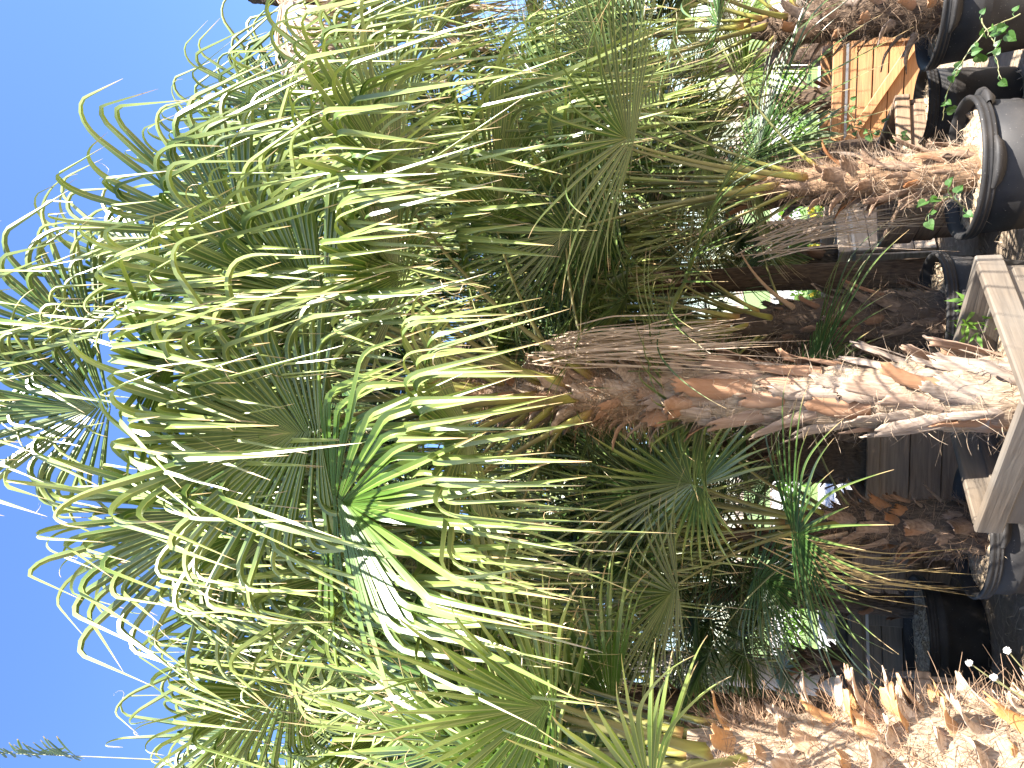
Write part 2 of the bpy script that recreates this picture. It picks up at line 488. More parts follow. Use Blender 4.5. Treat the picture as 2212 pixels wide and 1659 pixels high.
def frond(palm, base, A, H, D, N, mat, pw=.014, bow=.10, seed=0, pmat=None, name="frond", **kw):
    """a fan leaf: blade mesh (part) with its petiole (sub-part)"""
    mb = MB()
    fan_blade(mb, np.asarray(H, float), D, N, seed=seed, **kw)
    fo = mb.build(name, mat, palm, smooth=True, off=base)
    A = np.asarray(A, float); H = np.asarray(H, float)
    ln = np.linalg.norm(H - A)
    ctrl = (A + H) / 2 + np.array([0, 0, bow * ln]) - .10 * ln * np.array([(H - A)[0], (H - A)[1], 0]) / max(ln, .01)
    pts = bez(A, ctrl, H, 12)
    out = nrm(np.array([(H - A)[0], (H - A)[1], .05]) + 1e-6)
    pb = MB().tube(pts, np.linspace(pw * 1.5, pw * .55, 12) * np.r_[1.6, 1.25, 1.1, np.ones(9)], 7, .5, np.cross(nrm(H - A), np.cross((0, 0, 1), nrm(H - A)) + 1e-6))
    r = np.random.default_rng(seed + 9)
    pb.build("petiole", pmat or M_PET, fo, smooth=True, off=base)
    return fo


def crown(palm, base, T0, T1, n, mat, plen=(.8, 1.1), R=1.3, e_top=82, e_low=5, seed=0, face=None, r0=.09, az0=0., droop=38, frac=(0, 1), skip_az=None, **kw):
    """n leaves in a spiral from the heart (T1, upright) down to the lowest (T0, spreading)"""
    r = np.random.default_rng(seed)
    T0 = np.asarray(T0, float); T1 = np.asarray(T1, float)
    for i in range(n):
        u = frac[0] + (frac[1] - frac[0]) * (i + .5) / n          # 0 oldest, 1 youngest
        az = az0 + i * 2.39996 + r.normal(0, .15)
        el = R_(e_low + (e_top - e_low) * u ** .9 + r.normal(0, 5))
        o = np.array([math.cos(az), math.sin(az), 0])
        if skip_az and skip_az(az, u): continue
        A = T0 + (T1 - T0) * u + o * r0 * (1 - .5 * u)
        pl = r.uniform(*plen) * (1 - .25 * max(0, u - .7) / .3)
        H = A + pl * (o * math.cos(el) + np.array([0, 0, math.sin(el)]))
        ed = el - R_(droop) * (1.15 - u) + R_(r.normal(0, 7))
        D = o * math.cos(ed) + np.array([0, 0, math.sin(ed)])
        N = -o * math.sin(ed) + np.array([0, 0, math.cos(ed)])
        N = N + np.cross(D, N) * r.normal(0, .25)
        kk = dict(kw); kk.setdefault("age", .12 + .25 * (1 - u))
        frond(palm, base, A, H, D, N, mat, seed=int(r.integers(1e6)), R=R * r.uniform(.9, 1.1), **kk)


def trunk(palm, base, pts, rad, mat, seed=0, n=28, amp=.10):
    r = np.random.default_rng(seed)
    pts = np.asarray(pts, float); m = max(24, int(np.linalg.norm(pts[-1] - pts[0]) / .035))
    ts = np.linspace(0, 1, m); tk = np.linspace(0, 1, len(pts))
    c = np.stack([np.interp(ts, tk, pts[:, j]) for j in range(3)], 1)
    rr = np.interp(ts, np.linspace(0, 1, len(rad)), rad)
    a = np.arange(n) * 2 * math.pi / n
    nz = r.normal(0, 1, (m, n))
    nz = (nz + np.roll(nz, 1, 1) + np.roll(nz, 1, 0)) / 2
    V = np.stack([c[:, None, 0] + np.cos(a) * rr[:, None] * (1 + amp * nz * .5), c[:, None, 1] + np.sin(a) * rr[:, None] * (1 + amp * nz * .5), np.repeat(c[:, 2:3], n, 1)], 2)
    idx = np.arange(m * n).reshape(m, n)
    q = np.stack([idx[:-1], np.roll(idx[:-1], -1, 1), np.roll(idx[1:], -1, 1), idx[1:]], -1).reshape(-1, 4)
    mb = MB(); mb.add(V.reshape(-1, 3), q); mb.f.append(idx[-1][None, :])
    o = mb.build("trunk", mat, palm, smooth=False, off=base)
    def at(z):
        t = np.clip((z - pts[0, 2]) / (pts[-1, 2] - pts[0, 2]), 0, 1)
        return np.array([np.interp(t, tk, pts[:, 0]), np.interp(t, tk, pts[:, 1]), z]), np.interp(t, np.linspace(0, 1, len(rad)), rad)
    return o, at


def boot_mesh(name, mat, L, wd, splay, curl, seed, tear=0.5):
    """an old leaf base: a cupped strap rising from the trunk, thick at the root and torn at the end"""
    r = np.random.default_rng(seed)
    k, n = 11, 8
    t = np.linspace(0, 1, k)
    x = splay * L * t + curl * L * t ** 2.5 + .02 * np.sin(t * 5 + r.uniform(0, 6)) * L
    z = L * (t - .35 * max(curl, 0) * t ** 3)
    yb = r.normal(0, .08) * L * t ** 2 + .03 * L * np.sin(4 * t + r.uniform(0, 6))
    cen = np.stack([x, yb, z], 1)
    tg = nrm(np.gradient(cen, axis=0))
    tw = r.normal(0, .5) * t ** 2
    ww = wd * (1.30 - .55 * t ** .6) * (1 + .14 * r.normal(0, 1, k) * t)
    ww[-1] *= r.uniform(.55, 1.1)
    th = .015 * (1 - .6 * t)
    u = np.linspace(-1, 1, n)
    jag = r.uniform(-.55, .12, n) * wd * 2.2
    V = []
    for i in range(k):
        s = np.array([-math.sin(tw[i]) * .6, math.cos(tw[i]), 0]); s = nrm(s - tg[i] * s.dot(tg[i])); nn = np.cross(s, tg[i])
        cup = .30 * ww[i] * (1 - .55 * t[i])
        zt = (jag if i == k - 1 else jag * .35 if i == k - 2 else np.zeros(n)) * tear
        f = [cen[i] + s * a * ww[i] / 2 - nn * cup * a * a + tg[i] * zt[j] for j, a in enumerate(u)]
        b = [p - nn * th[i] * (1 - .7 * u[j] ** 2) for j, p in enumerate(f)]
        V += f + b[::-1]
    m = 2 * n
    q = [[i * m + j, i * m + (j + 1) % m, (i + 1) * m + (j + 1) % m, (i + 1) * m + j] for i in range(k - 1) for j in range(m)]
    mb = MB(); mb.add(V, q)
    q2 = [[(k - 1) * m + j, (k - 1) * m + j + 1, (k - 1) * m + m - 2 - j, (k - 1) * m + m - 1 - j] for j in range(n - 1)]
    mb.f.append(np.array(q2))
    return mb.mesh(name, mat, smooth=True)


BOOTS = {}
def boots(tr, at, base, z0, z1, n, mat, L=(.18, .30), wd=(.05, .085), splay=(.1, .35), curl=(-.05, .3), seed=0, az_rng=None, inset=.012):
    key = (mat.name, L, wd, splay, curl)
    r = np.random.default_rng(seed)
    if key not in BOOTS:
        BOOTS[key] = [boot_mesh("leaf_base", mat, r.uniform(*L), r.uniform(*wd), r.uniform(*splay), r.uniform(*curl), int(r.integers(1e6))) for _ in range(14)]
    ms = BOOTS[key]
    for i in range(n):
        z = z0 + (z1 - z0) * (i + r.uniform(-.5, .5)) / n
        az = i * 2.39996 + r.normal(0, .2)
        c, rad = at(z)
        o = bpy.data.objects.new("leaf_base", ms[int(r.integers(len(ms)))])
        scene.collection.objects.link(o); o.parent = tr
        sc = r.uniform(.75, 1.2)
        p = c + np.array([math.cos(az), math.sin(az), 0]) * (rad - inset) - np.asarray(base)
        o.matrix_basis = Matrix.Translation([float(q) for q in p]) @ Matrix.Rotation(az, 4, 'Z') @ Matrix.Rotation(r.normal(0, .18), 4, 'X') @ Matrix.Rotation(r.normal(0, .10), 4, 'Y') @ Matrix.Scale(sc, 4)


def hair(palm, at, base, z0, z1, n, mat, ln=(.04, .13), wd=.0022, seed=0, up=.4, out=.5):
    r = np.random.default_rng(seed)
    mb = MB(); m = 5
    ts = np.linspace(0, 1, m)
    for i in range(n):
        z = r.uniform(z0, z1); az = r.uniform(0, 2 * math.pi); c, rad = at(z)
        o = np.array([math.cos(az), math.sin(az), 0]); tgt = np.array([-math.sin(az), math.cos(az), 0])
        d = nrm(tgt * r.normal(0, 1) + np.array([0, 0, 1]) * r.normal(up, .8) + o * abs(r.normal(out, .3)))
        e = nrm(r.normal(0, 1, 3)); l = r.uniform(*ln)
        pts = c + o * rad * r.uniform(.97, 1.06) + np.outer(ts * l, d) + np.outer((ts ** 2) * l * .5, e)
        ribbon(mb, pts, wd * r.uniform(.6, 1.4), (.5, .5, .5, 0), up=o + r.normal(0, .4, 3))
    o = mb.build("fiber", mat, palm, off=base)
    o["kind"] = "stuff"
    return o


def dead_frond(palm, base, A, H, D, mat, R=1.1, nseg=30, seed=0, spread=60, **kw):
    return frond(palm, base, A, H, D, (0, -.8, .4), mat, pmat=M_DPET, seed=seed, R=R, nseg=nseg, spread=spread, fuse=.06, wmax=kw.pop("wmax", .011), sag=kw.pop("sag", 9), droop0=kw.pop("droop0", .2), dspan=.2, slant=.12, jit=kw.pop("jit", 1.1),
                 name="dead_frond", age=.4, **kw)


def feather(palm, base, A, D, L, mat, seed=0, nl=52, ll=.42, bend=1.0, w=.018, name="frond", side_el=.25, hang=1.0, t0=.16):
    """a pinnate leaf: arching rachis with two ranks of narrow leaflets"""
    r = np.random.default_rng(seed)
    A = np.asarray(A, float); d = nrm(D); m = 40
    pts = [A]; dirs = [d]
    for i in range(m):
        t = i / m
        g = np.array([0, 0, -1.0]); gp = g - d * d.dot(g)
        d = nrm(d + gp * bend * (.3 + t) / m * 1.6); dirs.append(d); pts.append(pts[-1] + d * L / m)
    pts = np.array(pts); dirs = np.array(dirs)
    rb = MB().tube(pts, np.linspace(.016, .003, m + 1), 5)
    mb = MB()
    st = 6; tt = np.linspace(0, 1, st)
    for k in range(nl):
        t = t0 + (.99 - t0) * (k + r.uniform(-.3, .3)) / nl
        i = min(int(t * m), m - 1); p = pts[i] + (pts[i + 1] - pts[i]) * (t * m - i); dd = dirs[i]
        b = nrm(np.cross(dd, (0, 0, 1.0)) + 1e-6); u = np.cross(b, dd)
        prof = math.sin(math.pi * min(1, t * .85 + .12)) ** .6
        for sgn in (-1, 1):
            ld = nrm(b * sgn * .75 + dd * (.55 + .4 * t) + u * (side_el + r.normal(0, .15)) + r.normal(0, .06, 3))
            l = ll * prof * r.uniform(.85, 1.1); q = [p]; e = ld
            for _ in range(st - 1):
                e = nrm(e + np.array([0, 0, -1]) * .16 * hang * r.uniform(.6, 1.4)); q.append(q[-1] + e * l / (st - 1))
            q = np.array(q)
            wv = w * np.sin(np.pi * (tt * .9 + .06)) ** .7
            s = nrm(np.cross(np.gradient(q, axis=0), u + .2 * b * sgn))
            V = np.stack([q - s * wv[:, None] / 2, q - u * wv[:, None] * .22, q + s * wv[:, None] / 2], 1).reshape(-1, 3)
            ii = np.arange(st - 1) * 3
            f = np.concatenate([np.stack([ii + j, ii + j + 1, ii + j + 4, ii + j + 3], 1) for j in (0, 1)])
            c = np.zeros((st, 3, 4)); c[..., 0] = tt[:, None]; c[..., 1] = r.uniform(); c[..., 2] = r.uniform(0, .3); c[:, 1, 3] = .9
            mb.add(V, f, c.reshape(-1, 4))
    fo = mb.build(name, mat, palm, off=base)
    rb.build("rachis", M_PET, fo, smooth=True, off=base)
    return fo


# ------------------------------------------------------------------ containers
def pot(x, y, h, r, label, group=None, handle_az=None, seed=0, soil=True):
    t = empty("nursery_pot", (x, y, 0), label, "plant pot", group)
    rb = r * .82
    wall = [(rb * .96, .004), (rb, .012), (rb + (r - rb) * .28, h * .30), (rb + (r - rb) * .66, h * .66), (rb + (r - rb) * .70 + .004, h * .69), (rb + (r - rb) * .72 + .004, h * .71), (rb + (r - rb) * .74, h * .725),
            (r * .985, h - .055), (r * .985 - .012, h - .052), (rb + (r - rb) * .6, h * .5), (rb * .9, .03)]
    MB().lathe(wall, 64, wob=.004, seed=seed).build("body", M_POT, t, smooth=True)
    rim = [(r * .985, h - .062), (r + .010, h - .058), (r + .014, h - .052), (r + .008, h - .046), (r + .014, h - .040), (r + .017, h - .033), (r + .010, h - .026), (r + .017, h - .019), (r + .019, h - .008), (r + .012, h), (r + .003, h - .002), (r - .007, h - .012), (r - .011, h - .07)]
    MB().lathe(rim, 72, wob=.005, seed=seed).build("rim", M_POT, t, smooth=True)
    if handle_az is not None:
        for a0 in handle_az:
            mb = MB()
            n = 9; V = []
            for i in range(n):
                a = a0 + (i - (n - 1) / 2) * .085
                e = math.sin(math.pi * i / (n - 1)) ** .5
                for (dr, dz) in ((.010, -.040), (.020 + .022 * e, -.044), (.022 + .024 * e, -.056), (.012, -.060 - .030 * e), (.0, -.064 - .025 * e)):
                    V.append(((r + dr) * math.cos(a), (r + dr) * math.sin(a), h + dz))
            q = [[i * 5 + j, (i + 1) * 5 + j, (i + 1) * 5 + j + 1, i * 5 + j + 1] for i in range(n - 1) for j in range(4)]
            mb.add(V, q)
            mb.build("handle", M_POT, t, smooth=True)
    if soil:
        rr = np.random.default_rng(seed + 3)
        n, k = 40, 9; V = [(0, 0, h - .045)]
        for i in range(1, k + 1):
            for j in range(n):
                a = 2 * math.pi * j / n; q = (r - .010) * i / k
                V.append((q * math.cos(a), q * math.sin(a), h - .06 + .02 * (1 - i / k) + rr.normal(0, .006)))
        mb = MB()
        mb.add(V, [[1 + i * n + j, 1 + i * n + (j + 1) % n, 1 + (i + 1) * n + (j + 1) % n, 1 + (i + 1) * n + j] for i in range(k - 1) for j in range(n)][:])
        mb.f.append(np.array([[0, 1 + j, 1 + (j + 1) % n] for j in range(n)]))
        for _ in range(160):
            a = rr.uniform(0, 6.28); q = (r - .02) * math.sqrt(rr.uniform()); p = np.array([q * math.cos(a), q * math.sin(a), h - .05]); d = nrm(rr.normal(0, 1, 3) * (1, 1, .3)) * rr.uniform(.02, .08)
            ribbon(mb, np.array([p, p + d * .5 + (0, 0, .006), p + d]), .004, (.5,) * 4, up=(0, 0, 1))
        mb.build("soil", M_SOIL, t)
    return t


def crate(x, y, rz, side, h, label, wood, group="wooden planter boxes standing in the yard", planks=4, strap=True, brace=None, rimh=.085, fill=.10, taper=.05, top_wood=None, inner=None, loose_rim=False):
    """square timber planter box: plank walls, corner battens, top rim boards, steel strap, soil"""
    t = empty("planter_box", (x, y, 0), label, "planter box", group)
    t.rotation_euler = (0, 0, rz)
    r = np.random.default_rng(int(abs(x * 100) + abs(y * 37)))
    th = .03
    for k in range(4):
        a = k * math.pi / 2
        X = np.array([math.cos(a), math.sin(a), 0]); Y = np.array([-math.sin(a), math.cos(a), 0])    # X along the wall, -Y outwards
        mb = MB()
        hp = (h - rimh - .01) / planks
        for i in range(planks):
            z = .02 + hp * (i + .5)
            ins = taper * (1 - z / h)
            ln = side - 2 * ins - th * 1.02
            off = (-1 if True else 1) * (side / 2 - ins)
            mb.box(X * (-th * .5) + Y * off + np.array([0, 0, z]), (ln, th, hp - .006 - r.uniform(0, .004)), ax=np.array([X, Y, (0, 0, 1)]), col=(.5, r.uniform(), .5, .5))
        mb.build("side_panel", wood, t)
        mb = MB()
        rl = side + .05
        mb.box(X * (-.019) + Y * (-(side / 2 + .006)) + np.array([0, 0, h - rimh / 2]), (rl - .038, .038, rimh), ax=np.array([X, Y, (0, 0, 1)]), col=(.5, r.uniform(), .5, .5), bev=.006)
        mb.build("rim_board", top_wood or wood, t)
        # corner batten
        mb = MB()
        mb.box(X * (side / 2 - taper * .5 - .05) + Y * (-(side / 2 - taper * .5 + .022)) + np.array([0, 0, (h - rimh) / 2 - .01]), (.085, .022, h - rimh - .03), ax=np.array([X, Y, (0, 0, 1)]), col=(.5, r.uniform(), .5, .5))
        mb.build("corner_batten", wood, t)
        if strap:
            mb = MB(); zz = h - rimh - .035
            mb.box(X * 0 + Y * (-(side / 2 + .0155)) + np.array([0, 0, zz]), (side + .0, .002, .022), ax=np.array([X, Y, (0, 0, 1)]), bev=.0004)
            mb.build("steel_strap", M_STEEL, t)
        if brace and k in brace:
            sg = brace[k]
            l = math.hypot(side * .82, h - rimh - .1); an = math.atan2(h - rimh - .1, side * .82) * sg
            ax = np.array([X * math.cos(an) + np.array([0, 0, 1]) * math.sin(an), Y, -X * math.sin(an) + np.array([0, 0, 1]) * math.cos(an)])
            mb = MB().box(Y * (-(side / 2 + .014)) + np.array([0, 0, (h - rimh) / 2]), (l, .024, .075), ax=ax, col=(.5, .1, .5, .5))
            mb.build("brace", wood, t)
    n = 10; V = []
    s2 = side / 2 - th - .012
    for i in range(n):
        for j in range(n):
            V.append((-s2 + 2 * s2 * i / (n - 1), -s2 + 2 * s2 * j / (n - 1), h - fill + r.normal(0, .008)))
    mb = MB(); mb.add(V, [[i * n + j, (i + 1) * n + j, (i + 1) * n + j + 1, i * n + j + 1] for i in range(n - 1) for j in range(n - 1)])
    mb.build("soil", M_SOIL, t)
    return t


# ------------------------------------------------------------------ the ground and what lies far off
def sheet(name, mat, x0, x1, y0, y1, z, n=(2, 2), rough=0.0, kind="structure", label=None):
    r = np.random.default_rng(2)
    xs = np.linspace(x0, x1, n[0]); ys = np.linspace(y0, y1, n[1])
    X, Y = np.meshgrid(xs, ys, indexing='ij')
    V = np.stack([X, Y, z + r.normal(0, rough, X.shape) if rough else np.full(X.shape, z)], -1).reshape(-1, 3)
    i = np.arange(n[0] * n[1]).reshape(n)
    mb = MB(); mb.add(V, np.stack([i[:-1, :-1], i[1:, :-1], i[1:, 1:], i[:-1, 1:]], -1).reshape(-1, 4))
    o = mb.build(name, mat)
    o["kind"] = kind
    return o


sheet("ground", M_GROUND, -260, 260, -60, 460, 0.0, (3, 3))
sheet("gravel_strip", M_GRAVEL, -60, 60, 11.5, 16.0, .004)
sheet("grass", M_GRASSBASE, -60, 60, 16.0, 20.0, .004)
sheet("road", M_ROAD, -80, 80, 20.0, 34.0, .004)
sheet("field", M_GRASSBASE, -120, 120, 36.0, 120.0, .004)


def litter():
    r = np.random.default_rng(77); mb = MB()
    for _ in range(5200):
        y = 2.2 + 8.5 * r.uniform() ** 1.3; x = r.uniform(-.75, .75) * (y * .9 + 1)
        p = np.array([x, y, .006]); a = r.uniform(0, 6.28); l = r.uniform(.04, .30)
        d = np.array([math.cos(a), math.sin(a), 0]) * l
        pts = np.array([p, p + d * .35 + (0, 0, r.uniform(0, .025)), p + d * .7 + (r.normal(0, .02), r.normal(0, .02), r.uniform(0, .03)), p + d])
        ribbon(mb, pts, r.uniform(.004, .016), (r.uniform(0, .8), r.uniform(), r.uniform(0, .4), 0), up=(0, 0, 1))
    o = mb.build("leaf_litter", M_DEAD)
    tag(o, "dry palm leaf litter strewn over the dirt between the pots", "leaf litter", kind="stuff")
litter()


def hedge(x0, x1, y0, y1, h, label, mat, n=5200, name="hedge", fl=None, cat="hedge"):
    """clipped row of leafy shrubs: twiggy core and thousands of small leaf faces over its volume"""
    r = np.random.default_rng(int(abs(x0) * 10 + y0))
    t = empty(name, ((x0 + x1) / 2, y0, 0), label, cat)
    off = np.array([(x0 + x1) / 2, y0, 0])
    mb = MB()
    c = np.stack([r.uniform(x0, x1, n), r.uniform(y0, y1, n), h * np.sqrt(r.uniform(0, 1, n))], 1)
    c[:, 2] *= 1 + .18 * np.sin(c[:, 0] * 2.1) + .1 * np.sin(c[:, 0] * 5.3 + 1)
    a = nrm(r.normal(0, 1, (n, 3))); b = nrm(np.cross(a, r.normal(0, 1, (n, 3)))); s = r.uniform(.04, .09, (n, 1))
    V = np.stack([c - a * s, c + b * s * .5, c + a * s, c - b * s * .5], 1).reshape(-1, 3)
    C = np.zeros((n, 4, 4)); C[..., 0] = .4; C[..., 1] = r.uniform(0, 1, n)[:, None]; C[..., 2] = .1
    mb.add(V, np.arange(4 * n).reshape(n, 4), C.reshape(-1, 4))
    mb.build("foliage", mat, t, off=off)
    if fl is not None:
        fb = MB(); m = n // 4
        c = np.stack([r.uniform(x0, x1, m), r.uniform(y0, y1, m), h * r.uniform(.75, 1.12, m)], 1)
        a = nrm(r.normal(0, 1, (m, 3))); b = nrm(np.cross(a, r.normal(0, 1, (m, 3)))); s = .035
        fb.add(np.stack([c - a * s, c + b * s, c + a * s, c - b * s], 1).reshape(-1, 3), np.arange(4 * m).reshape(m, 4))
        fb.build("flowers", fl, t, off=off)
    return t


hedge(-9, 9, 17.0, 17.8, .5, "bright green low hedge running along the far road", M_WEED)
hedge(1.0, 3.2, 12.6, 13.3, .40, "low shrub covered in yellow flowers beyond the dark palm", M_WEED, 1600, "flowering_shrub", M_YELLOW, "shrub")

# ------------------------------------------------------------------ palms
PG = "fan palms in the nursery yard"
def Z(v, y, Y): return P(v, y, Y)

# --- A: the tall fan palm in the timber box
bx = -.04; by = 3.5
crate(bx, by, R_(45), .745, .66, "weathered timber box in the foreground holding the thick shaggy palm trunk", M_WOOD, planks=4, rimh=.10, fill=.16, taper=.06, strap=False)
baseA = (bx, by, .48)
pa = empty("fan_palm", baseA, "tallest fan palm with thick shaggy trunk rising from the foreground timber box", "palm tree", PG)
ptsA = [(bx, by, .48), (bx - .01, by, 1.2), (bx, by, 2.0), (bx - .01, by, 2.5), (bx - .01, by, 2.9)]
tA, atA = trunk(pa, baseA, ptsA, [.150, .132, .120, .108, .055], M_BARK_PALE, 1)
boots(tA, atA, baseA, .50, 1.0, 46, M_BOOT, (.20, .34), (.05, .08), (.02, .13), (-.08, .10), 3, inset=-.004)
boots(tA, atA, baseA, .95, 1.75, 50, M_BOOT, (.18, .30), (.06, .095), (.0, .08), (-.06, .08), 4, inset=-.008)
boots(tA, atA, baseA, 1.72, 2.6, 70, M_BOOT, (.08, .17), (.05, .10), (.08, .32), (.1, .9), 5, inset=-.004)
hair(pa, atA, baseA, .5, 2.0, 1500, M_HAIR, seed=6, wd=.0026)
hair(pa, atA, baseA, 1.9, 2.95, 5500, M_HAIR, (.05, .14), seed=7, up=.2, out=.25, wd=.0026)


def hero(palm, base, A, v, y, Y, D, N, mat, R, seed, **kw):
    return frond(palm, base, A, P(v, y, Y), D, N, mat, seed=seed, R=R, **kw)


def topA(z, az): 
    c, r = atA(z); return c + np.array([math.cos(R_(az)), math.sin(R_(az)), 0]) * r * .9

KA = dict(nseg=56, threads=6, wmax=.032, fuse=.32)
hero(pa, baseA, topA(2.75, -80), 375, 785, 2.75, (-.05, -.85, -.45), (0, -.5, .85), M_LEAF, 1.12, 101, age=.35, **KA)
hero(pa, baseA, topA(2.55, -120), 715, 1065, 2.55, (-.2, -.55, -.8), (-.1, -.8, .55), M_LEAF_GREEN, 1.12, 102, age=.4, **KA)
hero(pa, baseA, topA(2.7, -130), 545, 1085, 2.95, (-.3, -.6, .7), (-.1, .7, .6), M_LEAF, 1.12, 103, age=.35, **KA)
hero(pa, baseA, topA(2.3, -60), 715, 650, 2.75, (.15, -.6, .65), (.1, .7, .7), M_LEAF, 1.05, 104, age=.75, **KA)
hero(pa, baseA, topA(2.6, -30), 560, 525, 3.05, (.25, -.6, .72), (.1, .7, .6), M_LEAF, 1.12, 105, age=.3, **KA)
hero(pa, baseA, topA(2.45, -95), 690, 930, 2.5, (-.05, -.6, .65), (0, .75, .6), M_LEAF, 1.05, 106, age=.45, **KA)
hero(pa, baseA, topA(2.85, -100), 250, 880, 3.0, (-.05, -.45, .9), (0, .85, .45), M_LEAF, 1.05, 107, age=.25, nseg=40, spread=78, threads=4, wmax=.032, fuse=.32, droop0=.46)
hero(pa, baseA, topA(2.85, -70), 230, 740, 3.0, (.2, -.45, .88), (0, .85, .45), M_LEAF, 1.05, 113, age=.25, nseg=40, spread=78, threads=4, wmax=.032, fuse=.32, droop0=.46)
hero(pa, baseA, topA(2.8, 190), 470, 1085, 3.3, (-.45, -.2, .7), (.5, .5, .5), M_LEAF, 1.05, 108, age=.3, **KA)
hero(pa, baseA, topA(2.8, 10), 400, 620, 3.3, (.4, -.2, .7), (-.4, .5, .5), M_LEAF, 1.05, 109, age=.3, **KA)
hero(pa, baseA, topA(2.2, -40), 880, 440, 2.9, (.5, -.5, .1), (0, .0, 1), M_LEAF, 1.05, 110, age=.45, **KA)
hero(pa, baseA, topA(2.2, -140), 860, 1180, 3.0, (-.45, -.5, .45), (0, .5, .8), M_LEAF, 1.05, 111, age=.5, **KA)
crown(pa, baseA, (bx, by, 2.2), (bx, by, 2.85), 30, M_LEAF, (.65, .95), 1.0, 82, 0, seed=21, threads=4, nseg=54, wmax=.029, fuse=.31)
for q, (v_, y_) in enumerate(((1135, 765), (1180, 745))):
    dead_frond(pa, baseA, topA(2.2, -20), P(v_, y_, 3.35 + .1 * q), (.05, -.05, -1), M_DEAD, R=1.0 - .2 * q, seed=41 + 50 * q, spread=11, nseg=36, wmax=.009, droop0=.02, sag=3, scatter=.03)

# --- B: near-left palm, pale leaves and orange leaf bases
bB = (-1.24, 2.72)
pot(bB[0], bB[1], .60, .33, "black pot under the pale orange-based palm at the left edge", "black nursery pots", seed=4)
baseB = (bB[0], bB[1], .52)
pb_ = empty("fan_palm", baseB, "pale fan palm with orange torn leaf bases nearest at the left", "palm tree", PG)
ptsB = [(bB[0], bB[1], .52), (bB[0], bB[1], 1.0), (bB[0] - .01, bB[1], 1.4), (bB[0] - .02, bB[1], 1.75)]
tB, atB = trunk(pb_, baseB, ptsB, [.26, .20, .14, .06], M_BARK_PALE, 2)
boots(tB, atB, baseB, .55, 1.15, 84, M_BOOT_OR, (.09, .19), (.045, .10), (.08, .5), (0, 1.0), 8)
boots(tB, atB, baseB, 1.1, 1.6, 44, M_BOOT_OR, (.07, .15), (.045, .09), (.05, .4), (.1, 1.0), 9)
hair(pb_, atB, baseB, .55, 1.65, 5000, M_HAIR, seed=10, ln=(.05, .15), wd=.0026)
KB = dict(nseg=34, threads=10, wmax=.027, sag=3.0, droop0=.72, jit=1.6, fuse=.25)
cB = np.array([bB[0] - .02, bB[1], 1.65])
hero(pb_, baseB, cB + (.02, -.05, 0), 1200, 1520, 2.35, (.05, -.55, .45), (0, .1, 1), M_LEAF_GREEN, .62, 201, age=.5, **KB)
hero(pb_, baseB, cB + (0, 0, .1), 1030, 1490, 2.6, (.12, -.12, .97), (0, .95, .2), M_LEAF_GREEN, .72, 202, age=.3, **KB)
hero(pb_, baseB, cB + (.05, .1, 0), 1010, 1400, 2.9, (.35, -.1, .9), (-.3, .8, .2), M_LEAF_GREEN, .7, 203, age=.3, **KB)
hero(pb_, baseB, cB + (-.05, -.02, 0), 1060, 1600, 2.6, (-.3, -.2, .9), (.3, .8, .2), M_LEAF_GREEN, .75, 204, age=.4, **KB)
crown(pb_, baseB, (bB[0], bB[1], 1.45), (bB[0], bB[1], 1.8), 15, M_LEAF_GREEN, (.45, .68), .70, 86, 38, seed=33, nseg=34, wmax=.026, sag=3.0, droop0=.7, fuse=.25, jit=1.4, threads=3, r0=.06, droop=15, skip_az=lambda a, u: math.cos(a) > .3 and u < .75)

# --- C: right foreground palm in black pot
pC = P(2085, 365, 3.85); cx, cy = float(pC[0]), 3.85
pot(cx, cy, .62, .295, "large black pot with ribbed rim in the right foreground", "black nursery pots", (R_(-100), R_(-25)), 5)
baseC = (cx, cy, .55)
pc_ = empty("fan_palm", baseC, "slender fan palm with reddish torn bases in the right foreground pot", "palm tree", PG)
ptsC = [(cx, cy, .55), (cx - .01, cy, .9), (cx - .01, cy, 1.2), (cx - .01, cy, 1.5)]
tC, atC = trunk(pc_, baseC, ptsC, [.10, .088, .07, .04], M_BARK, 3)
boots(tC, atC, baseC, .55, .85, 30, M_BOOT_RED, (.12, .22), (.03, .055), (.15, .42), (-.2, .2), 11)
boots(tC, atC, baseC, .8, 1.25, 24, M_BOOT_RED, (.11, .20), (.05, .08), (.05, .3), (-.1, .5), 12)
hair(pc_, atC, baseC, .56, 1.0, 800, M_HAIR, seed=13); hair(pc_, atC, baseC, .95, 1.45, 900, M_HAIR_DARK, seed=14)
cC = np.array([cx - .01, cy, 1.38])
KC = dict(nseg=30, wmax=.015, sag=1.4, droop0=.6, spread=140, fuse=.2, pw=.010)
hero(pc_, baseC, cC + (.04, 0, 0), 1290, 240, 3.6, (-.1, .1, .9), (-.65, -.75, -.05), M_LEAF_SHADE, .52, 301, **KC)
hero(pc_, baseC, cC + (-.03, 0, 0), 1270, 455, 3.9, (.1, -.1, .9), (-.65, -.75, -.05), M_LEAF_SHADE, .52, 302, **KC)
crown(pc_, baseC, (cx, cy, 1.2), (cx, cy, 1.55), 15, M_LEAF_SHADE, (.75, 1.05), .85, 86, 38, seed=34, nseg=30, wmax=.017, sag=1.5, droop0=.55, fuse=.2, pw=.010, r0=.05)

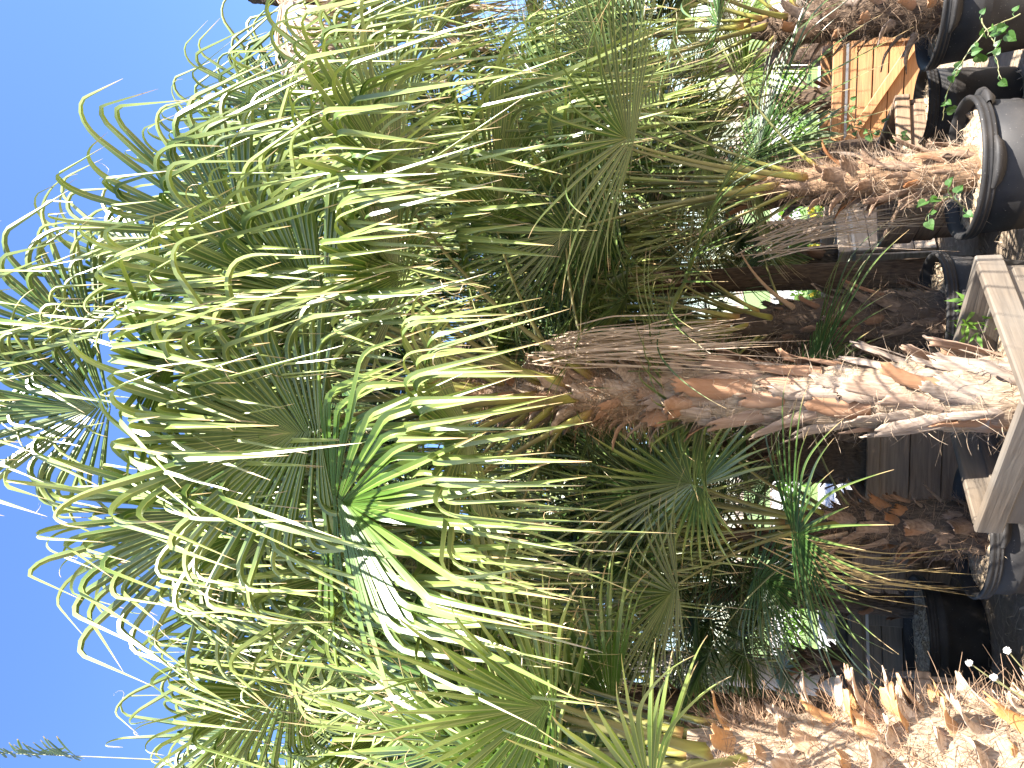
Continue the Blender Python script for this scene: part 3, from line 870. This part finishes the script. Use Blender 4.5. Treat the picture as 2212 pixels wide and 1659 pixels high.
# --- D: right edge palm
dx, dy = 1.98, 4.45
pot(dx, dy, .62, .31, "black pot at the right edge, behind the large ribbed pot", "black nursery pots", (R_(-120),), 6)
baseD = (dx, dy, .55)
pd_ = empty("fan_palm", baseD, "shaggy grey-brown fan palm in the pot at the right edge", "palm tree", PG)
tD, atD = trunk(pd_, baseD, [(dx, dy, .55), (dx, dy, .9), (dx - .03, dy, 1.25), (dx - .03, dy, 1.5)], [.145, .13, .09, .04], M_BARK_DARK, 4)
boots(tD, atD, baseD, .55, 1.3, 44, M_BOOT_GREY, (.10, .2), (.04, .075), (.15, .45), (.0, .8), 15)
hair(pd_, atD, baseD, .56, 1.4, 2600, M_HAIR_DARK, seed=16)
crown(pd_, baseD, (dx, dy, 1.25), (dx, dy, 1.55), 16, M_LEAF_SHADE, (.7, 1.0), .85, 84, 15, seed=36, nseg=30, wmax=.017, sag=1.5, droop0=.55, fuse=.2, pw=.010, r0=.05)

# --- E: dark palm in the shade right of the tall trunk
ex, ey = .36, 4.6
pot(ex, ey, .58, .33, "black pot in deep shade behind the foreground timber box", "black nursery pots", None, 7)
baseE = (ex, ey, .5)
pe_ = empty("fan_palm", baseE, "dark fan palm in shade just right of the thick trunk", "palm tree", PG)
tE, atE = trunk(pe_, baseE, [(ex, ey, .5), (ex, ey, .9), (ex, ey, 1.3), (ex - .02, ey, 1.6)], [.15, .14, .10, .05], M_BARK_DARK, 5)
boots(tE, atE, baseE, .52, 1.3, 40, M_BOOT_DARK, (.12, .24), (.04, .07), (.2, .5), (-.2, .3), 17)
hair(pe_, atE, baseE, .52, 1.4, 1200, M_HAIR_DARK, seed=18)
crown(pe_, baseE, (ex, ey, 1.3), (ex, ey, 1.7), 16, M_LEAF_SHADE, (.8, 1.15), .95, 86, 25, seed=26, nseg=32, wmax=.016, sag=2.5, droop0=.45, fuse=.2, pw=.010, r0=.05)
dead_frond(pe_, baseE, (ex + .05, ey - .05, 1.25), P(1600, 545, 4.2), (.2, -.3, -.9), M_DEAD, R=1.0, seed=42, spread=13, scatter=.05, nseg=30, wmax=.005, droop0=.02, sag=2)

# --- F: left pot palm
fx, fy = -.70, 4.2
pot(fx, fy, .50, .315, "black pot with pale soil left of the foreground timber box", "black nursery pots", (R_(-75),), 8)
baseF = (fx, fy, .44)
pf_ = empty("fan_palm", baseF, "short fan palm in the pot left of the timber box, deep green leaves", "palm tree", PG)
tF, atF = trunk(pf_, baseF, [(fx, fy, .44), (fx + .01, fy, .75), (fx + .01, fy, 1.0), (fx + .0, fy, 1.3)], [.13, .115, .085, .04], M_BARK_DARK, 6)
boots(tF, atF, baseF, .45, 1.0, 38, M_BOOT_RED, (.12, .22), (.045, .075), (.1, .4), (.0, .6), 19)
hair(pf_, atF, baseF, .45, 1.2, 1200, M_HAIR_DARK, seed=20)
KF = dict(nseg=36, wmax=.024, sag=1.6, droop0=.5, spread=140, fuse=.2, pw=.010)
hero(pf_, baseF, np.array([fx, fy, 1.15]), 1510, 1050, 3.8, (.25, -.3, .8), (0, -1, .4), M_LEAF, .62, 401, **KF)
crown(pf_, baseF, (fx, fy, 1.0), (fx, fy, 1.35), 15, M_LEAF_SHADE, (.6, .95), .85, 84, 20, seed=37, nseg=30, wmax=.019, sag=1.5, droop0=.55, fuse=.2, pw=.010, r0=.05)
dead_frond(pf_, baseF, (fx - .05, fy - .05, 1.05), P(1690, 1185, 4.1), (-.25, -.1, -.95), M_DEADYEL, R=.72, seed=44, spread=14, scatter=.05, nseg=30, wmax=.005, droop0=.02, sag=2)

# --- G1: tall palm behind on the right
gx, gy = 1.38, 5.6
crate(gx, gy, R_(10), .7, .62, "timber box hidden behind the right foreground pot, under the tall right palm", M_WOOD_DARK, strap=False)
baseG = (gx, gy, .5)
pg_ = empty("fan_palm", baseG, "tall fan palm behind the right foreground pot, broad yellow-green crown", "palm tree", PG)
tG, atG = trunk(pg_, baseG, [(gx, gy, .5), (gx, gy, 1.6), (gx, gy, 2.4), (gx, gy, 3.0)], [.17, .15, .13, .06], M_BARK_DARK, 7)
boots(tG, atG, baseG, .55, 2.7, 60, M_BOOT_GREY, (.16, .26), (.06, .09), (.1, .35), (-.1, .4), 21)
cG = np.array([gx, gy, 2.75])
KG = dict(nseg=54, threads=4, wmax=.029, fuse=.30)
hero(pg_, baseG, cG + (.05, -.08, -.4), 880, 240, 4.0, (.2, -.5, .8), (0, .8, .5), M_LEAF_PALE, 1.3, 501, age=.65, **KG)
hero(pg_, baseG, cG + (.0, -.08, -.2), 760, 360, 4.2, (-.1, -.6, .7), (0, .8, .5), M_LEAF, 1.25, 502, age=.45, **KG)
hero(pg_, baseG, cG + (.05, -.08, .2), 680, 250, 4.7, (.2, -.4, .8), (0, .8, .5), M_LEAF, 1.2, 503, age=.35, **KG)
hero(pg_, baseG, cG + (-.05, -.08, .2), 600, 420, 4.4, (-.2, -.5, .8), (0, .8, .5), M_LEAF, 1.2, 504, age=.35, **KG)
hero(pg_, baseG, cG + (.0, -.08, .4), 590, 330, 4.8, (.1, -.3, .9), (0, .8, .5), M_LEAF, 1.2, 505, age=.3, **KG)
hero(pg_, baseG, cG + (.05, -.08, -.4), 930, 90, 4.4, (.4, -.5, .6), (0, .8, .5), M_LEAF_PALE, 1.2, 506, age=.5, **KG)
crown(pg_, baseG, (gx, gy, 2.2), (gx, gy, 3.0), 34, M_LEAF, (.8, 1.1), 1.15, 78, -10, seed=28, nseg=52, wmax=.029, fuse=.31)

# --- G2: dry skirted palm, far right
_q = P(640, -15, 4.7); qx, qy, qz = float(_q[0]), 4.6, float(_q[2])
baseQ = (qx, qy, 0)
pq_ = empty("fan_palm", baseQ, "tall fan palm with dry brown hanging skirt at the upper right edge", "palm tree", PG)
tQ, atQ = trunk(pq_, baseQ, [(qx, qy, 0), (qx, qy, 2.2), (qx, qy, qz - .1), (qx, qy, qz + .3)], [.22, .18, .15, .07], M_BARK_DARK, 8)
boots(tQ, atQ, baseQ, .3, qz - .2, 60, M_BOOT_GREY, (.16, .26), (.06, .09), (.1, .35), (-.1, .4), 22)
for i in range(11):
    a = i * .57 + 2.3
    A = np.array([qx + .1 * math.cos(a), qy + .1 * math.sin(a), qz + .1 - .04 * i])
    H = A + np.array([.42 * math.cos(a), .42 * math.sin(a), -.05 - .04 * i])
    dead_frond(pq_, baseQ, A, H, (.5 * math.cos(a), .5 * math.sin(a), -.7), M_DEAD, R=.9, seed=60 + i, spread=85, jit=2.2, wmax=.026, bow=.2, nseg=40)
crown(pq_, baseQ, (qx, qy, qz), (qx, qy, qz + .3), 7, M_LEAF, (.4, .6), .8, 88, 50, seed=29, nseg=32, skip_az=lambda a, u: math.cos(a) < .8)

# --- G3: tall left palm
lx, ly = -2.1, 5.0
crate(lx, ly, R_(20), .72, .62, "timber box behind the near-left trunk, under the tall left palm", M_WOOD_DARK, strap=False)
baseL = (lx, ly, .5)
pl_ = empty("fan_palm", baseL, "tall fan palm at the left, crown against the sky behind the near-left palm", "palm tree", PG)
tL, atL = trunk(pl_, baseL, [(lx, ly, .5), (lx, ly, 1.6), (lx, ly, 2.6), (lx, ly, 3.25)], [.17, .15, .13, .06], M_BARK_DARK, 9)
boots(tL, atL, baseL, .55, 3.2, 60, M_BOOT_GREY, (.16, .26), (.06, .09), (.1, .35), (-.1, .4), 22)
cL = np.array([lx, ly, 2.9])
hero(pl_, baseL, cL + (.05, -.08, .3), 610, 1370, 4.1, (-.1, -.6, .75), (0, .7, .6), M_LEAF, 1.1, 601, age=.35, **KG)
hero(pl_, baseL, cL + (.08, -.08, .0), 600, 1260, 3.9, (.5, -.5, .6), (-.2, .6, .6), M_LEAF, 1.2, 602, age=.45, **KG)
hero(pl_, baseL, cL + (.0, -.08, -.1), 640, 1480, 4.0, (-.1, -.7, .5), (0, .6, .7), M_LEAF_PALE, 1.2, 603, age=.45, **KG)
hero(pl_, baseL, cL + (-.05, -.08, .3), 560, 1570, 4.5, (-.3, -.3, .9), (0, .85, .35), M_LEAF, 1.2, 604, age=.35, **KG)
hero(pl_, baseL, cL + (.08, -.02, -.2), 800, 1330, 4.0, (.3, -.6, .5), (0, .6, .7), M_LEAF, 1.15, 605, age=.45, **KG)
hero(pl_, baseL, cL + (.0, -.08, -.3), 850, 1560, 4.0, (-.1, -.8, .1), (0, .1, 1), M_LEAF_PALE, 1.15, 606, age=.45, **KG)
crown(pl_, baseL, (lx, ly, 2.4), (lx, ly, 3.25), 32, M_LEAF, (.75, 1.0), 1.1, 78, -8, seed=30, nseg=52, wmax=.029, fuse=.31)

# --- G5: tall palm directly behind the main one
mx, my = .25, 6.6
baseM = (mx, my, 0)
pm_ = empty("fan_palm", baseM, "tall fan palm directly behind the thick trunk, crown filling the gaps", "palm tree", PG)
tM, atM = trunk(pm_, baseM, [(mx, my, 0), (mx, my, 2.0), (mx, my, 3.6), (mx, my, 4.6)], [.2, .17, .14, .06], M_BARK_DARK, 10)
boots(tM, atM, baseM, .3, 4.0, 60, M_BOOT_GREY, (.16, .26), (.06, .09), (.1, .35), (-.1, .4), 22)
crown(pm_, baseM, (mx, my, 3.2), (mx, my, 4.6), 36, M_LEAF, (1.0, 1.3), 1.25, 84, -15, seed=31, nseg=50, wmax=.029, fuse=.31)

# --- background palms in timber boxes (8 m and beyond)
crate(2.72, 7.95, R_(-14), 1.02, .74, "orange new timber box with diagonal brace, between the two right pots", M_WOOD_OR, planks=5, brace={0: -1})
crate(1.15, 7.6, R_(40), 1.12, .76, "grey weathered timber box behind the right foreground palm, dappled with shade", M_WOOD_GREY, planks=4)
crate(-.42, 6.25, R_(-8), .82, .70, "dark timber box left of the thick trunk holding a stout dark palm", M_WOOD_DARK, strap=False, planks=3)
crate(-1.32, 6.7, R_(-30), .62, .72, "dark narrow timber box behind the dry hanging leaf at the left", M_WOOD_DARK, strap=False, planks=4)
crate(-2.35, 7.0, R_(12), .95, .70, "brown timber box with diagonal brace beside the smooth grey trunk", M_WOOD, planks=4, brace={0: -1})
crate(-2.25, 9.0, R_(5), .80, .66, "pale slatted timber box, far off between two brown boxes", M_WOOD_PALE, planks=3)
crate(4.35, 8.6, R_(8), 1.0, .92, "brown timber box at the far right edge behind the shaggy palm", M_WOOD, planks=4)
pot(1.70, 5.2, .50, .21, "smaller black pot tucked behind the right foreground palm trunk", "black nursery pots", None, 9)
pot(-1.75, 5.9, .38, .40, "low wide black pot in shade before the brown braced box", "black nursery pots", None, 10)


def back_palm(x, y, z0, h, label, mat, n, R, seed, rad=.16, plen=(.6, .9), boot=M_BOOT_DARK, bark=None, lo=12, sag=2.2, wmax=.017, nb=24, nseg=32, cat="palm tree", grp="small palms standing in the boxes behind"):
    b = (x, y, z0)
    t = empty("fan_palm", b, label, cat, grp)
    tr, at = trunk(t, b, [(x, y, z0), (x, y, z0 + h * .5), (x, y, z0 + h)], [rad, rad * .9, rad * .45], bark or M_BARK_DARK, seed)
    boots(tr, at, b, z0 + .05, z0 + h * .85, nb, boot, (.14, .24), (.05, .08), (.15, .4), (-.1, .5), seed + 1)
    crown(t, b, (x, y, z0 + h * .8), (x, y, z0 + h + .1), n, mat, plen, R, 84, lo, seed=seed + 2, nseg=nseg, fuse=.2, pw=.010, wmax=wmax, sag=sag, droop0=.5, r0=rad * .4)
    return t


back_palm(-.42, 6.25, .6, 1.15, "stout dark palm in the dark box left of the thick trunk", M_LEAF_SHADE, 18, .95, 700, rad=.29, plen=(.8, 1.1))
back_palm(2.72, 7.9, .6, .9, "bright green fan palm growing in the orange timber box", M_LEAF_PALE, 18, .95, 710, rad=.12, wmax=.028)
back_palm(1.15, 7.6, .65, .9, "small dark fan palm growing in the grey weathered box", M_LEAF_SHADE, 18, .9, 720, rad=.13)
back_palm(-1.32, 6.7, .6, 1.0, "dull green fan palm growing in the dark narrow box", M_LEAF_SHADE, 18, .95, 730, rad=.15)
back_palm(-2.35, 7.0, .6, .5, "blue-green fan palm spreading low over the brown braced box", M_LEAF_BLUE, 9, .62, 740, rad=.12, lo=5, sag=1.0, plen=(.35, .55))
back_palm(-2.25, 9.0, .55, .9, "dark fan palm growing in the pale slatted box", M_LEAF_SHADE, 16, .95, 750, rad=.14)
back_palm(4.35, 8.6, .8, 1.6, "fan palm growing in the box at the far right edge", M_LEAF_SHADE, 18, 1.0, 760, rad=.15)
back_palm(-1.0, 9.6, 0, 2.4, "mid green fan palm standing far back left of the thick trunk", M_LEAF_SHADE, 22, 1.1, 770, rad=.16, plen=(.9, 1.2), lo=5)
back_palm(1.9, 10.2, 0, 2.6, "mid green fan palm standing far back behind the orange box", M_LEAF_SHADE, 22, 1.1, 780, rad=.16, plen=(.9, 1.2), lo=5)
back_palm(-3.6, 9.4, 0, 2.5, "mid green fan palm standing far back at the left", M_LEAF_SHADE, 22, 1.1, 790, rad=.16, plen=(.9, 1.2), lo=5)
back_palm(.5, 11.2, 0, 2.7, "farthest fan palm, seen past the dark shaded palm", M_LEAF_SHADE, 22, 1.1, 800, rad=.16, plen=(.9, 1.2), lo=5)
back_palm(4.6, 11.5, 0, 3.6, "fan palm standing far back at the right, below the sky gap", M_LEAF_SHADE, 22, 1.1, 810, rad=.16, plen=(.9, 1.2), lo=5)

for i, (x_, y_, z_, h_, lab) in enumerate((
        (-1.0, 5.3, 0, 1.75, "slim dark palm close behind the short palm left of the timber box"),
        (-1.65, 6.3, 0, 2.1, "slim dark palm between the near-left palm and the dark narrow box"),
        (-.1, 7.6, 0, 2.5, "slim dark palm hidden behind the thick trunk, deep in shade"),
        (.12, 7.1, 0, 2.9, "taller slim palm right behind the thick trunk's dry hanging leaf"),
        (-.75, 7.4, 0, 2.8, "taller slim palm left of the thick trunk, above the stout dark palm"),
        (2.0, 7.1, 0, 2.5, "taller slim palm behind the right foreground palm, left of the orange box"),
        (-1.9, 8.2, 0, 2.7, "taller slim palm at the left, between the two far back palms"),
        (-2.9, 5.9, 0, 1.9, "slim dark palm at the left edge behind the pale palm"))):
    back_palm(x_, y_, z_, h_, lab, M_LEAF_SHADE, 26, .85, 1000 + 10 * i, rad=.085, plen=(.65, 1.05), lo=-5, nseg=32, wmax=.016, grp="slim dark palms filling the row behind")

# --- feather palms
def feather_palm(x, y, h, label, n, L, seed, rad=.12, mat=M_FEATHER, bark=None, lean=(0, 0), els=(75, 0), ll=.42, nl=50, grp=None, az0=0.):
    b = (x, y, 0)
    t = empty("feather_palm", b, label, "palm tree", grp)
    top = np.array([x + lean[0], y + lean[1], h])
    trunk(t, b, [b, (x + lean[0] * .4, y + lean[1] * .4, h * .5), top], [rad * 1.15, rad, rad * .8], bark or M_SMOOTH, seed, amp=.02)
    r = np.random.default_rng(seed)
    for i in range(n):
        a = az0 + i * 2.39996; el = R_(els[0] + (els[1] - els[0]) * i / n)
        feather(t, b, top + (0, 0, -.02 * i), (math.cos(a) * math.cos(el), math.sin(a) * math.cos(el), math.sin(el)), L * r.uniform(.85, 1.1), mat, int(r.integers(1e6)), nl=nl, ll=ll, bend=1.3)
    return t


feather_palm(-2.72, 7.6, 3.1, "slim palm with smooth pale grey trunk at the left, behind the near trunk", 11, 1.9, 900, rad=.14)
feather_palm(.75, 5.75, 2.6, "feather-leaved palm with long dark fine leaflets hanging right of the thick trunk", 12, 1.9, 910, rad=.09, bark=M_BARK_DARK, els=(60, -25), ll=.55, nl=60)
_h = P(720, 1662, 7.5); _t = P(40, 1622, 7.3)
_lp = feather_palm(float(_h[0]), 7.5, float(_h[2]), "tall feather palm at the left whose upright frond tip reaches the sky corner", 6, 1.7, 920, rad=.12, els=(50, 10))
feather(_lp, (float(_h[0]), 7.5, 0), _h, _t - _h, float(np.linalg.norm(_t - _h)) * 1.08, M_FEATHER, 921, nl=22, ll=.42, bend=.22, w=.06, t0=.74)


# ------------------------------------------------------------------ vines, weeds, seed heads
def heart(mb, p, d, n, s, r):
    d = nrm(d); n = nrm(np.asarray(n) - d * np.dot(n, d)); b = np.cross(n, d)
    prof = [(-.12, .0), (-.22, .28), (-.10, .50), (.18, .55), (.52, .38), (.82, .14), (1.0, 0)]
    k = len(prof)
    V, C = [], []
    for (a, wv) in prof:
        V += [p + d * a * s - b * wv * s + n * wv * s * .35, p + d * (max(a, 0)) * s - n * .16 * s * max(a, 0) ** 2, p + d * a * s + b * wv * s + n * wv * s * .35]
        for m in (0, .9, 0): C.append((.4, 0, 0, m))
    C = np.array(C); C[:, 1] = r.uniform(); C[:, 2] = r.uniform(0, .2)
    i = np.arange(k - 1) * 3
    mb.add(V, np.concatenate([np.stack([i + j, i + j + 1, i + j + 4, i + j + 3], 1) for j in (0, 1)]), C)


def vine(pix, label, seed, s=.07, nl=9, lw=.0035):
    r = np.random.default_rng(seed)
    pts = np.array([P(*q) for q in pix])
    tk = np.linspace(0, 1, len(pts)); ts = np.linspace(0, 1, 30)
    c = np.stack([np.interp(ts, tk, pts[:, j]) for j in range(3)], 1)
    c[1:-1] = (c[:-2] + c[1:-1] + c[2:]) / 3; c += np.cumsum(r.normal(0, .003, c.shape), 0)
    t = empty("vine", c[0], label, "vine", "creeping vines with heart shaped leaves")
    MB().tube(c, np.linspace(lw, lw * .5, 30), 5).build("stem", M_CORD, t, off=c[0])
    for i in range(nl):
        mb = MB(); p = c[int((i + .5) / nl * 29)]
        o = nrm(r.normal(0, 1, 3) * (1, .6, .6)); q = p + o * r.uniform(.02, .07)
        MB_ = mb
        ribbon(MB_, np.array([p, (p + q) / 2 + (0, 0, .01), q]), .004, (.4, .5, .1, 0))
        heart(mb, q, o + np.array([0, -.2, -.7]), (r.normal(0, .4), -.8, .6), s * r.uniform(.6, 1.25), r)
        mb.build("leaf", M_VINE, t, off=c[0])


vine([(2205, 30, 4.0), (2130, 60, 4.0), (2080, 130, 4.05), (2040, 210, 4.2), (2030, 260, 4.3)], "leafy vine climbing between the two black pots at the right", 1, .042, 14)
vine([(2120, 40, 4.05), (2160, 90, 4.0), (2180, 150, 3.95)], "vine trailing low at the foot of the right edge pot", 2, .042, 8)
vine([(1960, 300, 4.9), (1900, 290, 4.9), (1850, 270, 5.0), (1830, 230, 5.2)], "leafy vine in front of the orange timber box", 3, .042, 16)
vine([(2090, 450, 3.75), (2050, 430, 3.7), (2020, 440, 3.7), (1990, 480, 3.75)], "small vine sprouting from the right foreground pot", 4, .036, 8)


def weeds(c, rad, h, n, label, seed, mat=M_WEED, lw=.02):
    r = np.random.default_rng(seed)
    t = empty("weed_clump", c, label, "weeds")
    c = np.asarray(c, float); mb = MB(); sb = MB()
    for i in range(n):
        a = r.uniform(0, 6.28); q = rad * math.sqrt(r.uniform()) 
        p = c + (q * .5 * math.cos(a), q * .5 * math.sin(a), 0)
        tip = c + np.array([q * math.cos(a), q * math.sin(a), h * r.uniform(.5, 1.05)])
        pts = bez(p, np.array([p[0], p[1], tip[2] * .7]), tip, 6)
        ribbon(sb, pts, .004, (.4, .5, .1, 0))
        for k in range(7):
            b = pts[int(r.integers(2, 6))]; d = nrm(r.normal(0, 1, 3) + (0, 0, .5)) * r.uniform(.5, 1.2) * .08
            s = nrm(np.cross(d, r.normal(0, 1, 3))) * lw / 2
            mb.add([b, b + d * .5 - s, b + d, b + d * .5 + s], [[0, 1, 2, 3]], [[.3, r.uniform(), .1, 0]] * 4)
    mb.build("foliage", mat, t, off=c); sb.build("stems", mat, t, off=c)


weeds((.42, 7.0, 0), .35, .85, 150, "bright green weed clump right of the thick trunk, beyond the dark palm", 31)
weeds(tuple(P(2100, 690, 3.75)[:2]) + (.50,), .10, .16, 16, "sparse weeds sprouting in the right corner of the foreground box", 32)


def seedhead(v, y, Y, label, s=.010):
    r = np.random.default_rng(int(v + y))
    tip = P(v, y, Y); root = np.array([bB[0] + .2, Y + .05, .45])
    t = empty("dandelion", root, label, "flower", "white seed heads beside the near-left trunk")
    MB().tube(bez(root, (root + tip) / 2 + (0, 0, .1), tip, 8), np.linspace(.003, .0018, 8), 5).build("stem", M_CORD, t, off=root)
    mb = MB()
    for _ in range(150):
        d = nrm(r.normal(0, 1, 3)); ribbon(mb, np.array([tip, tip + d * s * .6, tip + d * s * r.uniform(.8, 1.1)]), .003, (.5,) * 4, up=r.normal(0, 1, 3))
    mb.build("seed_head", M_FLUFF, t, off=root)


seedhead(2094, 1432, 2.5, "white fluffy seed head, highest of those beside the near-left trunk")
seedhead(2176, 1405, 2.45, "white fluffy seed head farthest right of the near-left trunk")
seedhead(2147, 1463, 2.45, "white fluffy seed head closest against the near-left trunk")
